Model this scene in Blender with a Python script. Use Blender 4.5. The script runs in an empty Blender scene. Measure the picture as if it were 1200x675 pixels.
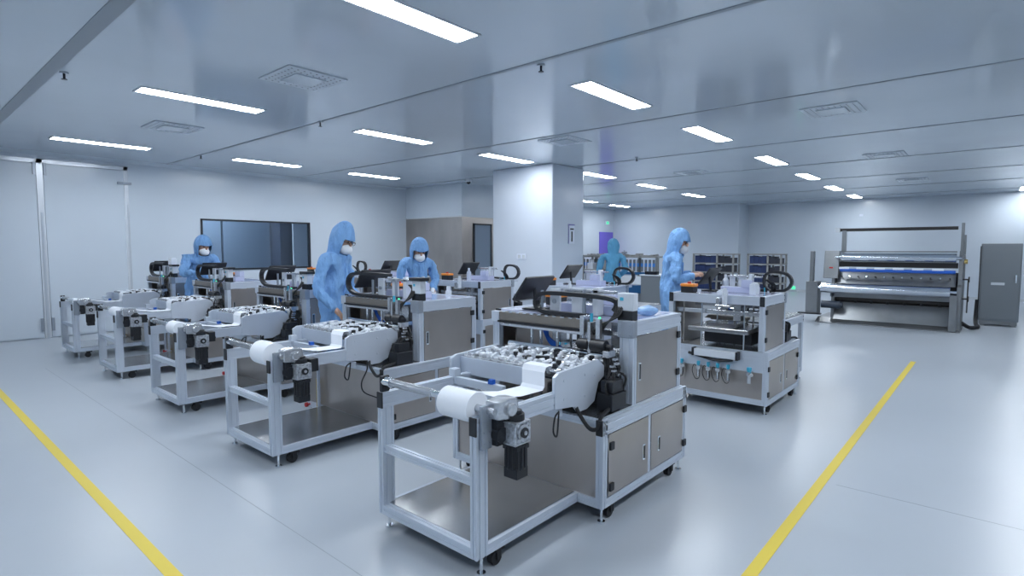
import bpy, bmesh, math, random
from mathutils import Vector, Matrix, noise
random.seed(7)
SC = bpy.context.scene
COL = SC.collection
PI = math.pi
# ------------------------------------------------------------------ camera
cam_d = bpy.data.cameras.new('camera'); cam = bpy.data.objects.new('camera', cam_d); COL.objects.link(cam)
F_PX, PITCH, AZ, CAM_H = 657.7, math.atan(46/657.7), math.radians(40.93), 1.5
cam_d.sensor_width = 36.0; cam_d.lens = 36.0*F_PX/1200.0; cam_d.clip_start = 0.05; cam_d.clip_end = 100
cam.location = (0, 0, CAM_H)
cam.rotation_euler = (PI/2 - PITCH, 0, AZ - PI/2)
SC.camera = cam
# ------------------------------------------------------------------ light and exposure
LAMP_E = 40.5
LAMP_COL = (0.90, 0.95, 1.0)
w = bpy.data.worlds.new('world'); SC.world = w; w.use_nodes = True
w.node_tree.nodes['Background'].inputs[0].default_value = (0.55, 0.68, 0.85, 1)
w.node_tree.nodes['Background'].inputs[1].default_value = 0.15
SC.view_settings.view_transform = 'Standard'; SC.view_settings.look = 'None'
SC.view_settings.gamma = 1; SC.view_settings.use_curve_mapping = False
SC.view_settings.exposure = 0.0
CEIL = 3.1
# lamp centres (X, Y); rows run along X
LAMPS = [(2.48, 3.13, 'a'), (5.24, 3.13, 'a'), (7.83, 3.15, 'a'), (10.9, 3.2, 'a'), (13.8, 3.28, 'a'), (16.9, 3.38, 'a'), (19.9, 3.42, 'a'),
         (2.5, 6.58, 'b'), (5.08, 6.62, 'b'), (7.56, 6.66, 'b'), (10.55, 6.68, 'b'), (13.3, 6.8, 'b'), (16.4, 7.0, 'b'),
         (2.47, 10.38, 'c'), (5.03, 10.38, 'c'), (7.46, 10.46, 'c'), (16.0, 10.6, 'c'), (18.6, 10.8, 'c'), (20.3, -0.45, 'd'),
         (-0.1, 3.13, 'z'), (-0.1, 6.6, 'z'), (-0.1, -0.5, 'z'), (2.5, -0.5, 'z'), (7.8, -0.5, 'z'), (14.0, -0.5, 'z'), (5.1, -0.5, 'z'), (10.9, -0.5, 'z'), (5.1, -3.8, 'z')]

# ------------------------------------------------------------------ materials
MATS = {}
def mat(name, col, rough=0.5, metal=0.0, emit=None, es=0, alpha=None, trans=0, bump=None, var=None, coat=0, spec=None, aniso=None, ior=None):
    m = bpy.data.materials.new(name); m.use_nodes = True
    nt = m.node_tree; b = nt.nodes['Principled BSDF']
    b.inputs['Base Color'].default_value = (*col, 1); b.inputs['Roughness'].default_value = rough; b.inputs['Metallic'].default_value = metal
    if emit: b.inputs['Emission Color'].default_value = (*emit, 1); b.inputs['Emission Strength'].default_value = es
    if trans: b.inputs['Transmission Weight'].default_value = trans
    if alpha is not None: b.inputs['Alpha'].default_value = alpha
    if coat: b.inputs['Coat Weight'].default_value = coat; b.inputs['Coat Roughness'].default_value = 0.08
    if spec is not None: b.inputs['Specular IOR Level'].default_value = spec
    if ior: b.inputs['IOR'].default_value = ior
    tc = None
    def coord(scale):
        t = nt.nodes.new('ShaderNodeTexCoord'); mp = nt.nodes.new('ShaderNodeMapping'); mp.inputs['Scale'].default_value = scale
        nt.links.new(t.outputs['Object'], mp.inputs['Vector']); return mp.outputs['Vector']
    if var:   # (scale xyz, amount)
        n = nt.nodes.new('ShaderNodeTexNoise'); n.inputs['Scale'].default_value = 1; n.inputs['Detail'].default_value = 4
        nt.links.new(coord(var[0]), n.inputs['Vector'])
        r = nt.nodes.new('ShaderNodeValToRGB'); k = var[1]
        r.color_ramp.elements[0].position = 0.3; r.color_ramp.elements[1].position = 0.7
        r.color_ramp.elements[0].color = (*[c*(1-k) for c in col], 1); r.color_ramp.elements[1].color = (*[min(1, c*(1+k)) for c in col], 1)
        nt.links.new(n.outputs['Fac'], r.inputs['Fac']); nt.links.new(r.outputs['Color'], b.inputs['Base Color'])
    if bump:  # (scale xyz, strength, distance)
        n = nt.nodes.new('ShaderNodeTexNoise'); n.inputs['Scale'].default_value = 1; n.inputs['Detail'].default_value = 3
        nt.links.new(coord(bump[0]), n.inputs['Vector'])
        bp = nt.nodes.new('ShaderNodeBump'); bp.inputs['Strength'].default_value = bump[1]; bp.inputs['Distance'].default_value = bump[2]
        nt.links.new(n.outputs['Fac'], bp.inputs['Height']); nt.links.new(bp.outputs['Normal'], b.inputs['Normal'])
    MATS[name] = m; return m
M = MATS
mat('aluminium', (0.60, 0.66, 0.75), 0.42, 0.35, var=((3, 3, 3), 0.05))
mat('aluminium_dark', (0.34, 0.38, 0.44), 0.4, 0.5)
mat('steel', (0.44, 0.405, 0.38), 0.30, 0.85, var=((2, 2, 1.2), 0.12), bump=((3, 3, 260), 0.05, 0.002))
mat('steel_plate', (0.43, 0.44, 0.45), 0.22, 0.9, var=((1.5, 1.5, 1.5), 0.2), bump=((6, 120, 6), 0.04, 0.002))
mat('machined', (0.66, 0.68, 0.71), 0.25, 0.9, var=((60, 60, 60), 0.12))
mat('brown_steel', (0.30, 0.27, 0.24), 0.4, 0.7)
mat('chrome', (0.82, 0.86, 0.9), 0.12, 1.0)
mat('white_paint', (0.66, 0.71, 0.78), 0.4)
mat('black_plastic', (0.013, 0.015, 0.020), 0.42)
mat('motor_black', (0.012, 0.014, 0.019), 0.5)
mat('cast_alloy', (0.52, 0.55, 0.60), 0.35, 0.6, var=((70, 70, 70), 0.35))
mat('black_rubber', (0.010, 0.011, 0.014), 0.65)
mat('screen_glass', (0.008, 0.010, 0.015), 0.12)
mat('paper', (0.88, 0.92, 0.98), 0.85, bump=((40, 40, 40), 0.1, 0.002))
mat('orange_plastic', (0.85, 0.27, 0.03), 0.4)
mat('red_plastic', (0.5, 0.02, 0.02), 0.4)
mat('blue_plastic', (0.02, 0.12, 0.55), 0.35)
mat('cyan_plastic', (0.05, 0.42, 0.62), 0.35)
mat('green_led', (0.1, 0.9, 0.4), 0.4, emit=(0.1, 0.9, 0.45), es=0.8)
mat('brass', (0.55, 0.42, 0.16), 0.3, 0.9)
mat('clear_plastic', (0.75, 0.82, 0.95), 0.15, 0.0, alpha=0.55)
mat('lavender_acrylic', (0.50, 0.54, 0.72), 0.15, coat=0.5)
mat('bag_film', (0.30, 0.55, 0.90), 0.25, alpha=0.75, bump=((25, 25, 25), 0.8, 0.01))
mat('suit', (0.21, 0.42, 0.76), 0.72, var=((6, 6, 6), 0.10), bump=((14, 14, 6), 1.0, 0.06))
mat('suit_teal', (0.10, 0.34, 0.56), 0.72, var=((6, 6, 6), 0.10), bump=((14, 14, 6), 1.0, 0.06))
mat('skin', (0.62, 0.37, 0.27), 0.5)
mat('mask', (0.80, 0.84, 0.90), 0.8)
mat('glove', (0.78, 0.80, 0.84), 0.5)
mat('eye_dark', (0.02, 0.015, 0.012), 0.2)
mat('shoe', (0.75, 0.78, 0.82), 0.6)
mat('yellow_tape', (0.72, 0.56, 0.06), 0.45)
mat('seam_grey', (0.31, 0.35, 0.39), 0.4)
mat('floor_joint', (0.30, 0.34, 0.38), 0.5)
mat('vent_plate', (0.62, 0.68, 0.74), 0.35)
mat('vent_grey', (0.42, 0.47, 0.53), 0.35)
mat('vent_hole', (0.14, 0.16, 0.19), 0.6)
mat('wall_trim', (0.75, 0.80, 0.86), 0.25, 0.3)
mat('lamp_frame', (0.7, 0.74, 0.8), 0.4)
mat('lamp_glow', (1, 1, 1), 0.5, emit=LAMP_COL, es=LAMP_E)
mat('corridor_fill_glow', (1, 1, 1), 0.5, emit=LAMP_COL, es=80)
mat('dark_frame', (0.02, 0.025, 0.035), 0.35)
mat('window_glass', (0.75, 0.85, 0.95), 0.03, trans=1.0, ior=1.45)
mat('purple_door', (0.17, 0.13, 0.62), 0.4)
mat('calender_steel', (0.24, 0.255, 0.27), 0.35, 0.75, var=((2, 2, 2), 0.15))
mat('calender_dark', (0.045, 0.042, 0.042), 0.5, 0.3)
mat('roll_mirror', (0.66, 0.70, 0.76), 0.16, 1.0)
mat('control_grey', (0.21, 0.235, 0.26), 0.38, 0.4)
mat('motor_blue', (0.03, 0.045, 0.07), 0.45)
mat('rack_steel', (0.30, 0.31, 0.31), 0.5, 0.3)
mat('bin_blue', (0.012, 0.030, 0.11), 0.5)
mat('bin_dark', (0.02, 0.024, 0.04), 0.5)
mat('blue_beam', (0.01, 0.10, 0.26), 0.4)
mat('tube_grey', (0.20, 0.22, 0.24), 0.4, 0.5)
mat('band_blue', (0.05, 0.22, 0.60), 0.4)
mat('corridor_wall', (0.20, 0.26, 0.34), 0.5)
mat('corridor_dark', (0.04, 0.06, 0.10), 0.5)
mat('sign_white', (0.70, 0.75, 0.86), 0.5)
mat('sign_violet', (0.16, 0.16, 0.42), 0.5)

def surface(name, col, rough, joint=None, spec=0.5, rvar=0.05, coat=0.0, cvar=0.04):
    """painted panel or resin surface: soft tone variation, roughness variation"""
    m = bpy.data.materials.new(name); m.use_nodes = True; nt = m.node_tree; b = nt.nodes['Principled BSDF']
    t = nt.nodes.new('ShaderNodeTexCoord')
    n = nt.nodes.new('ShaderNodeTexNoise'); n.inputs['Scale'].default_value = 0.7; n.inputs['Detail'].default_value = 3
    nt.links.new(t.outputs['Object'], n.inputs['Vector'])
    r = nt.nodes.new('ShaderNodeValToRGB')
    r.color_ramp.elements[0].position = 0.3; r.color_ramp.elements[1].position = 0.7
    r.color_ramp.elements[0].color = (*[c*(1-cvar) for c in col], 1); r.color_ramp.elements[1].color = (*[c*(1+cvar) for c in col], 1)
    nt.links.new(n.outputs['Fac'], r.inputs['Fac']); nt.links.new(r.outputs['Color'], b.inputs['Base Color'])
    mr = nt.nodes.new('ShaderNodeMapRange'); mr.inputs['To Min'].default_value = rough-rvar; mr.inputs['To Max'].default_value = rough+rvar
    nt.links.new(n.outputs['Fac'], mr.inputs['Value']); nt.links.new(mr.outputs['Result'], b.inputs['Roughness'])
    b.inputs['Specular IOR Level'].default_value = spec
    if coat: b.inputs['Coat Weight'].default_value = coat; b.inputs['Coat Roughness'].default_value = 0.05
    MATS[name] = m; return m
surface('floor_resin', (0.425, 0.47, 0.525), 0.30, spec=0.55)
surface('ceiling_panel', (0.60, 0.67, 0.74), 0.12, spec=0.9, rvar=0.03)
surface('wall_panel', (0.60, 0.67, 0.75), 0.22, spec=0.5)
surface('pillar_panel', (0.62, 0.68, 0.77), 0.20, spec=0.5)

# ------------------------------------------------------------------ mesh helpers
class MB:
    org = Vector((0, 0, 0)); fn = None
    def __init__(s): s.bm = bmesh.new()
    def v(s, x, y, z): return s.bm.verts.new((x, y, z))
    def box(s, x0, y0, z0, x1, y1, z1):
        vs = [s.v(x, y, z) for z in (z0, z1) for y in (y0, y1) for x in (x0, x1)]
        for f in ((0, 2, 3, 1), (4, 5, 7, 6), (0, 1, 5, 4), (2, 6, 7, 3), (0, 4, 6, 2), (1, 3, 7, 5)): s.bm.faces.new([vs[i] for i in f])
        return s
    def prism(s, pts, a, b, axis='y'):
        """pts: 2D outline; axis y -> (x,z); x -> (y,z); z -> (x,y)"""
        def P(p, t): return {'y': (p[0], t, p[1]), 'x': (t, p[0], p[1]), 'z': (p[0], p[1], t)}[axis]
        A = [s.v(*P(p, a)) for p in pts]; B = [s.v(*P(p, b)) for p in pts]; n = len(pts)
        s.bm.faces.new(A); s.bm.faces.new(B[::-1])
        for i in range(n): s.bm.faces.new((A[i], B[i], B[(i+1) % n], A[(i+1) % n]))
        return s
    def cyl(s, p, q, r, n=16, r2=None):
        p, q = Vector(p), Vector(q); d = (q-p).normalized(); r2 = r if r2 is None else r2
        u = d.cross(Vector((0, 0, 1)) if abs(d.z) < .9 else Vector((1, 0, 0))).normalized(); w_ = d.cross(u)
        A, B = [], []
        for i in range(n):
            a = 2*PI*i/n; o = u*math.cos(a)+w_*math.sin(a)
            A.append(s.bm.verts.new(p+o*r)); B.append(s.bm.verts.new(q+o*r2))
        s.bm.faces.new(A); s.bm.faces.new(B[::-1])
        for i in range(n): s.bm.faces.new((A[i], B[i], B[(i+1) % n], A[(i+1) % n]))
        return s
    def tube(s, pts, r, n=8):
        pts = [Vector(p) for p in pts]; rings = []
        prev = None
        for i, p in enumerate(pts):
            d = (pts[min(i+1, len(pts)-1)]-pts[max(i-1, 0)]).normalized()
            if prev is None: u = d.cross(Vector((0, 0, 1)) if abs(d.z) < .9 else Vector((1, 0, 0))).normalized()
            else:
                u = prev-d*prev.dot(d); u = u.normalized() if u.length > 1e-6 else prev
            prev = u; w_ = d.cross(u)
            rings.append([s.bm.verts.new(p+(u*math.cos(2*PI*k/n)+w_*math.sin(2*PI*k/n))*r) for k in range(n)])
        for a, b in zip(rings, rings[1:]):
            for k in range(n): s.bm.faces.new((a[k], b[k], b[(k+1) % n], a[(k+1) % n]))
        s.bm.faces.new(rings[0]); s.bm.faces.new(rings[-1][::-1]); return s
    def ell(s, c, r, nu=14, nv=9):
        c = Vector(c); rows = []
        top = s.v(c.x, c.y, c.z+r[2]); bot = s.v(c.x, c.y, c.z-r[2])
        for j in range(1, nv):
            t = PI*j/nv
            rows.append([s.v(c.x+r[0]*math.sin(t)*math.cos(2*PI*i/nu), c.y+r[1]*math.sin(t)*math.sin(2*PI*i/nu), c.z+r[2]*math.cos(t)) for i in range(nu)])
        for i in range(nu):
            k = (i+1) % nu
            s.bm.faces.new((top, rows[0][i], rows[0][k])); s.bm.faces.new((bot, rows[-1][k], rows[-1][i]))
            for a, b in zip(rows, rows[1:]): s.bm.faces.new((a[i], b[i], b[k], a[k]))
        return s
    def extr(s, p, q, wid, hgt):
        """aluminium extrusion from p to q with slots; axis aligned; wid and hgt are the two cross sizes"""
        p, q = Vector(p), Vector(q); d = q-p
        ax = max(range(3), key=lambda i: abs(d[i])); o = [i for i in range(3) if i != ax]
        def side(L):
            n = max(1, round(L/0.04)); pts = []; st = L/n
            for k in range(n):
                c = st*(k+.5)
                pts += [(c-.005, 0), (c-.005, .004), (c+.005, .004), (c+.005, 0)]
            return pts
        out = [(0, 0)]
        out += [(a, b) for a, b in side(wid)] + [(wid, 0)]
        out += [(wid-b, a) for a, b in side(hgt)] + [(wid, hgt)]
        out += [(wid-a, hgt-b) for a, b in side(wid)] + [(0, hgt)]
        out += [(b, hgt-a) for a, b in side(hgt)]
        A, B = [], []
        for a, b in out:
            for L, e in ((A, p), (B, q)):
                c = [0, 0, 0]; c[ax] = e[ax]; c[o[0]] = p[o[0]]+a; c[o[1]] = p[o[1]]+b
                L.append(s.v(*c))
        n = len(out)
        s.bm.faces.new(A); s.bm.faces.new(B[::-1])
        for i in range(n): s.bm.faces.new((A[i], B[i], B[(i+1) % n], A[(i+1) % n]))
        return s

def obj(name, mb, m, parent=None, bevel=0.0, smooth=False, label=None, keep=False):
    bm = mb.bm
    for v in bm.verts:
        c = v.co
        if MB.fn and not keep: c = Vector(MB.fn(*c))
        v.co = c-MB.org
    bmesh.ops.recalc_face_normals(bm, faces=bm.faces)
    me = bpy.data.meshes.new(name); bm.to_mesh(me); bm.free()
    o = bpy.data.objects.new(name, me); COL.objects.link(o)
    me.materials.append(M[m] if isinstance(m, str) else m)
    if smooth:
        for p in me.polygons: p.use_smooth = True
        me.set_sharp_from_angle(angle=math.radians(40))
    if bevel:
        b = o.modifiers.new('bevel', 'BEVEL'); b.width = bevel; b.segments = 2; b.limit_method = 'ANGLE'; b.angle_limit = math.radians(50)
    if parent: o.parent = parent
    if label: o['label'] = label
    return o
def thing(name, label, cat, loc=(0, 0, 0), group=None, rz=0):
    o = bpy.data.objects.new(name, None); COL.objects.link(o); o.location = loc; o.rotation_euler = (0, 0, rz); o.empty_display_size = .1
    o['label'] = label; o['category'] = cat
    if group: o['group'] = group
    MB.org = Vector(loc) if not rz else Vector((0, 0, 0)); MB.fn = None
    return o
def tag(o, label, cat, group=None, kind=None):
    o['label'] = label; o['category'] = cat
    if group: o['group'] = group
    if kind: o['kind'] = kind
    return o
def struct(name, mb, m, **k):
    MB.org = Vector((0, 0, 0)); MB.fn = None
    o = obj(name, mb, m, **k)
    if not k.get('parent'): o['kind'] = 'structure'
    return o
def solo(name, mb, m, label, cat, base, group=None, **k):
    MB.org = Vector(base); MB.fn = None
    o = obj(name, mb, m, **k); o.location = base; return tag(o, label, cat, group)
def dup(root, loc, label):
    r = root.copy(); COL.objects.link(r); r.location = loc; r['label'] = label
    for ch in list(root.children):
        c = ch.copy(); COL.objects.link(c); c.parent = r
        for g in list(ch.children):
            d = g.copy(); COL.objects.link(d); d.parent = c
    return r

# ------------------------------------------------------------------ room shell
X0, X1, Y0, Y1 = -2.2, 21.3, -6.0, 12.06
struct('floor', MB().box(X0-.2, Y0-.2, -.1, X1+.2, Y1+.2, 0), 'floor_resin')
struct('ceiling', MB().box(X0-.2, Y0-.2, CEIL, X1+.2, Y1+3, CEIL+.1), 'ceiling_panel')
WX0, WX1, WZ0, WZ1 = 4.43, 6.78, 1.06, 2.10       # window in the left wall
b = MB()
b.box(X0-.2, Y1, 0, WX0, Y1+.12, CEIL); b.box(WX1, Y1, 0, X1+.2, Y1+.12, CEIL)
b.box(WX0, Y1, 0, WX1, Y1+.12, WZ0); b.box(WX0, Y1, WZ1, WX1, Y1+.12, CEIL)
struct('wall_left', b, 'wall_panel')
struct('wall_right', MB().box(X0-.2, Y0-.15, 0, X1+.2, Y0, CEIL), 'wall_panel')
struct('wall_behind', MB().box(X0-.15, Y0, 0, X0, Y1, CEIL), 'wall_panel')
struct('wall_far', MB().box(X1, Y0, 0, X1+.15, 7.0, CEIL), 'wall_panel')
struct('wall_far_projecting', MB().box(20.3, 7.0, 0, X1+.15, Y1, CEIL), 'wall_panel')
# corner block with stainless cladding
struct('wall_block', MB().box(9.58, 9.92, 0, 13.2, Y1, CEIL), 'wall_panel')
struct('trim_1', MB().box(9.565, 9.905, 0, 9.58, Y1-.01, 2.28).box(9.58, 9.905, 0, 9.95, 9.92, 2.28).box(10.60, 9.905, 0, 13.2, 9.92, 2.28).box(9.95, 9.905, 2.12, 10.6, 9.92, 2.28), 'steel')
struct('trim_2', MB().box(9.56, 9.90, 2.28, 9.58, Y1-.01, 2.31), 'wall_trim')
d3 = struct('door_3', MB().box(9.98, 9.89, 0, 10.57, 9.915, 2.09), 'corridor_wall', bevel=.004)
struct('door_frame', MB().box(9.95, 9.875, 0, 9.99, 9.92, 2.13).box(10.56, 9.875, 0, 10.60, 9.92, 2.13).box(9.95, 9.875, 2.09, 10.6, 9.92, 2.13), 'dark_frame', parent=d3)
struct('door_handle', MB().box(10.03, 9.85, 1.0, 10.06, 9.875, 1.15), 'chrome', parent=d3)
# square pillar
struct('trim_3', MB().box(8.53, 6.39, 0, 9.58, 7.92, CEIL), 'pillar_panel', bevel=.02)
# door leaves in the left wall with steel edge strips
for n_, (a, c) in enumerate(((0.62, 1.92), (2.02, 3.15))):
    d = struct('door_%d' % (n_+1), MB().box(a, Y1-.025, .02, c, Y1-.002, 2.90), 'wall_panel', bevel=.003)
    struct('door_hinge', MB().box(c-.04 if n_ == 0 else a, Y1-.05, .12, c if n_ == 0 else a+.04, Y1-.025, .34).box(c-.04 if n_ == 0 else a, Y1-.05, 2.72, c if n_ == 0 else a+.04, Y1-.025, 2.92), 'aluminium_dark', parent=d)
struct('trim_4', MB().box(1.925, Y1-.03, 0, 2.015, Y1, 2.98).box(3.15, Y1-.03, 0, 3.22, Y1, 2.98).box(.5, Y1-.03, 2.91, 3.22, Y1, 2.98), 'wall_trim', bevel=.004)
struct('trim_5', MB().box(3.05, Y1-.07, 2.66, 3.26, Y1-.03, 2.70), 'aluminium_dark')
struct('trim_6', MB().box(1.955, Y1-.038, 0, 1.985, Y1-.03, 2.1).box(3.19, Y1-.038, 0, 3.205, Y1-.03, 2.3), 'vent_grey')
# coving where wall meets ceiling
b = MB()
b.prism([(Y1, CEIL), (Y1-.06, CEIL), (Y1, CEIL-.06)], X0, 9.56, 'x')
struct('trim_7', b, 'wall_panel')
struct('baseboard_left', MB().box(X0, Y1-.012, 0, .6, Y1, .08).box(3.23, Y1-.012, 0, 9.56, Y1, .08), 'wall_trim')
struct('baseboard_far', MB().box(X1-.012, Y0, 0, X1, 7.0, .08), 'wall_trim')
# window to the next room
wn = struct('window_1', MB().box(WX0, Y1+.01, WZ0-.03, WX0+.035, Y1+.06, WZ1).box(WX1-.035, Y1+.01, WZ0-.03, WX1, Y1+.06, WZ1).box(WX0, Y1-.02, WZ1-.035, WX1, Y1+.06, WZ1).box(WX0, Y1-.02, WZ0, WX1, Y1+.06, WZ0+.035)
            .box(WX0, Y1-.02, WZ0, WX0+.035, Y1+.01, WZ1).box(WX1-.035, Y1-.02, WZ0, WX1, Y1+.01, WZ1), 'dark_frame')
struct('window_pane', MB().box(WX0+.03, Y1+.03, WZ0+.03, WX1-.03, Y1+.038, WZ1-.03), 'window_glass', parent=wn)
# neighbouring room seen through the window
struct('wall_beyond_window', MB().box(2.5, Y1+1.6, 0, 5.45, Y1+1.7, CEIL).box(5.50, Y1+1.6, 0, 6.6, Y1+1.7, CEIL).box(6.65, Y1+1.6, 0, 10, Y1+1.7, CEIL), 'corridor_wall')
struct('trim_8', MB().box(6.62, Y1+1.1, 0, 7.05, Y1+1.6, CEIL), 'corridor_dark')
struct('trim_9', MB().box(6.85, Y1+.9, 0, 7.9, Y1+.96, CEIL), 'wall_panel')
struct('trim_10', MB().box(2.4, Y1+.12, 0, 2.5, Y1+1.7, CEIL).box(10, Y1+.12, 0, 10.1, Y1+1.7, CEIL), 'corridor_wall')
t = thing('ceiling_light', 'unseen light strip added to brighten the neighbouring room beyond the dark-framed window', 'ceiling light', (4.6, Y1+1.0, CEIL))  # added lamp above the window view, brightens the room behind the glass
obj('diffuser', MB().box(3.9, Y1+.75, CEIL-.012, 5.3, Y1+.95, CEIL-.001), 'corridor_fill_glow', t)
# ceiling seams
xs = [1.18, 3.87, 6.5, 9.2, 11.9, 14.6, 17.3, 20.0]
for i, x in enumerate(xs):
    wd = .055 if i == 0 else .022
    struct('trim_%d' % (11+i), MB().box(x-wd, Y0, CEIL-.006, x+wd, (9.9 if 9.58 < x < 13.2 else Y1-.06), CEIL), 'seam_grey')
# ceiling lamps

LN = {'a': ['nearest the camera', 'second from the camera', 'third from the camera', 'fourth from the camera', 'fifth from the camera', 'sixth from the camera', 'farthest from the camera'],
      'b': ['nearest the left wall end', 'over the fourth machine frame', 'against the pillar', 'just right of the pillar', 'above the standing worker on the right', 'farthest right'],
      'c': ['nearest the door leaves', 'above the dark window', 'nearest the corner left of the steel cladding', 'half hidden by the pillar edge', 'above the purple door'], 'd': ['']}
RN = {'a': 'in the row right of the pillar', 'b': 'in middle row', 'c': 'in back row', 'd': 'at the far right edge of the ceiling'}
cnt = {}
proto = None
for x, y, r in LAMPS:
    k = cnt.get(r, 0); cnt[r] = k+1
    if r == 'z': lab = 'ceiling light strip outside the picture, %s' % ['left of the nearest strip', 'beyond the left picture edge', 'straight over the camera', 'just right of the camera', 'above the right yellow line', 'above the floor before the grey cabinet', 'second to the right of the camera', 'third to the right of the camera', 'in the farthest row right of the camera'][k]
    else: lab = ('white ceiling light ' + RN[r] + (', ' + LN[r][k] if LN[r][k] else ''))
    if proto is None:
        proto = thing('ceiling_light', lab, 'ceiling light', (x, y, CEIL), 'recessed ceiling light strips')
        obj('light_frame', MB().box(x-.63, y-.13, CEIL-.012, x+.63, y-.11, CEIL-.001).box(x-.63, y+.11, CEIL-.012, x+.63, y+.13, CEIL-.001).box(x-.63, y-.11, CEIL-.012, x-.61, y+.11, CEIL-.001).box(x+.61, y-.11, CEIL-.012, x+.63, y+.11, CEIL-.001), 'lamp_frame', proto)
        obj('diffuser', MB().box(x-.61, y-.11, CEIL-.009, x+.61, y+.11, CEIL-.001), 'lamp_glow', proto)
    else: dup(proto, (x, y, CEIL), lab)
# air diffusers
proto = None
for x, y, lab in [(2.80, 5.03, 'square perforated ceiling air vent between the two nearest light strips on the left'), (2.76, 8.32, 'smaller-looking square ceiling air vent above the left doors'),
             (7.42, 1.53, 'square ceiling air vent right of the pillar, under the two soft reflections'), (6.9, 4.95, 'square ceiling air vent next to the pillar top'), (11.5, 1.55, 'flat ceiling air vent above the roller machine'),
             (11.5, 4.95, 'faint ceiling air vent above the blue-suited worker on the right'), (16.0, 1.6, 'farthest ceiling air vent toward the far wall')]:
    if proto is None:
        proto = thing('ceiling_vent', lab, 'air vent', (x, y, CEIL), 'square ceiling air vents')
        obj('vent_plate', MB().box(x-.29, y-.29, CEIL-.012, x+.29, y+.29, CEIL-.001), 'vent_plate', proto, bevel=.004)
        b = MB()
        for i in range(9):
            for j in range(9):
                px, py = -.24+.48*i/8, -.24+.48*j/8
                if max(abs(px), abs(py)) > .16: b.box(x+px-.007, y+py-.007, CEIL-.0135, x+px+.007, y+py+.007, CEIL-.012)
        h = obj('perforation', b, 'vent_hole', proto); h['kind'] = 'stuff'
        obj('centre_panel', MB().box(x-.15, y-.15, CEIL-.024, x+.15, y+.15, CEIL-.012), 'ceiling_panel', proto, bevel=.004)
    else: dup(proto, (x, y, CEIL), lab)
proto = None
for x, y, lab in [(1.28, 6.50, 'small sprinkler head on the ceiling beside the wide seam at upper left'), (3.87, 10.4, 'small sprinkler head near the light strip above the window'), (3.95, 3.09, 'small sprinkler head on the ceiling seam in front of the pillar'),
             (3.86, 6.55, 'small sprinkler head on the ceiling left of the middle light strip'), (9.0, 4.9, 'small sprinkler head on the ceiling right of the pillar')]:
    if proto is None:
        proto = thing('sprinkler_head', lab, 'sprinkler', (x, y, CEIL), 'ceiling sprinkler heads')
        obj('rosette', MB().cyl((x, y, CEIL-.012), (x, y, CEIL-.001), .035, 16), 'vent_grey', proto)
        obj('nozzle', MB().cyl((x, y, CEIL-.06), (x, y, CEIL-.012), .010, 10).cyl((x, y, CEIL-.065), (x, y, CEIL-.06), .024, 12), 'dark_frame', proto)
    else: dup(proto, (x, y, CEIL), lab)
# dome camera
t = thing('dome_camera', 'small white dome camera on the ceiling left of the pillar', 'camera', (9.2, 9.3, CEIL))
obj('housing', MB().cyl((9.2, 9.3, CEIL-.07), (9.2, 9.3, CEIL), .07, 18), 'white_paint', t, smooth=True)
obj('lens_dome', MB().ell((9.2, 9.3, CEIL-.07), (.05, .05, .05)), 'screen_glass', t, smooth=True)
# floor markings
solo('floor_tape', MB().box(.827, -2.5, .0005, .885, 11.9, .002), 'yellow_tape', 'long yellow floor line crossing the lower left corner', 'floor marking', (.85, 3, 0))
solo('floor_tape', MB().box(1.2, .772, .0005, 9.08, .830, .002), 'yellow_tape', 'long yellow floor line running toward the roller machine on the right', 'floor marking', (5, .8, 0))
solo('floor_tape', MB().prism([(9.0, 2.36), (9.16, 2.36), (9.16, 2.47), (9.04, 2.45)], .0005, .002, 'z'), 'yellow_tape', 'tiny yellow tape scrap on the floor, right of the second column machine, the farther one', 'floor marking', (9.08, 2.4, 0))
solo('floor_tape', MB().prism([(7.9, 2.22), (8.02, 2.2), (8.05, 2.33), (7.92, 2.3)], .0005, .002, 'z'), 'yellow_tape', 'tiny yellow tape scrap on the floor, nearer the machine corner', 'floor marking', (7.97, 2.26, 0))
struct('trim_31', MB().box(1.42, -3, .0002, 1.424, 9, .0008), 'floor_joint')
struct('trim_32', MB().box(3.98, -4, .0002, 3.984, .72, .0008), 'floor_joint')

# ------------------------------------------------------------------ the converting machines
def smooth_path(pts, n=6):
    pts = [Vector(p) for p in pts]; P = [pts[0]]+pts+[pts[-1]]; out = []
    for i in range(1, len(P)-2):
        for k in range(n):
            t = k/n; a, b_, c, d = P[i-1], P[i], P[i+1], P[i+2]
            out.append(.5*((2*b_)+(-a+c)*t+(2*a-5*b_+4*c-d)*t*t+(-a+3*b_-3*c+d)*t**3))
    out.append(pts[-1]); return out

def drag_chain(path, wid):
    """jointed cable chain: links as short boxes along a path in the YZ plane at given X"""
    b = MB(); pts = smooth_path(path, 8)
    acc = 0; last = pts[0]; L = .030
    cur = [pts[0]]
    for p in pts[1:]:
        acc += (p-last).length; last = p
        if acc >= L: cur.append(p); acc = 0
    for a, c in zip(cur, cur[1:]):
        d = (c-a).normalized(); nrm = Vector((1, 0, 0)).cross(d).normalized(); h = .013
        a2, c2 = a+d*.002, c-d*.002+d*.006
        vs = []
        for e in (a2, c2):
            for sx in (-wid/2, wid/2):
                for sn in (-h, h): vs.append(b.bm.verts.new(e+Vector((sx, 0, 0))+nrm*sn))
        for f in ((0, 1, 3, 2), (4, 6, 7, 5), (0, 4, 5, 1), (2, 3, 7, 6), (0, 2, 6, 4), (1, 5, 7, 3)): b.bm.faces.new([vs[i] for i in f])
    return b

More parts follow.
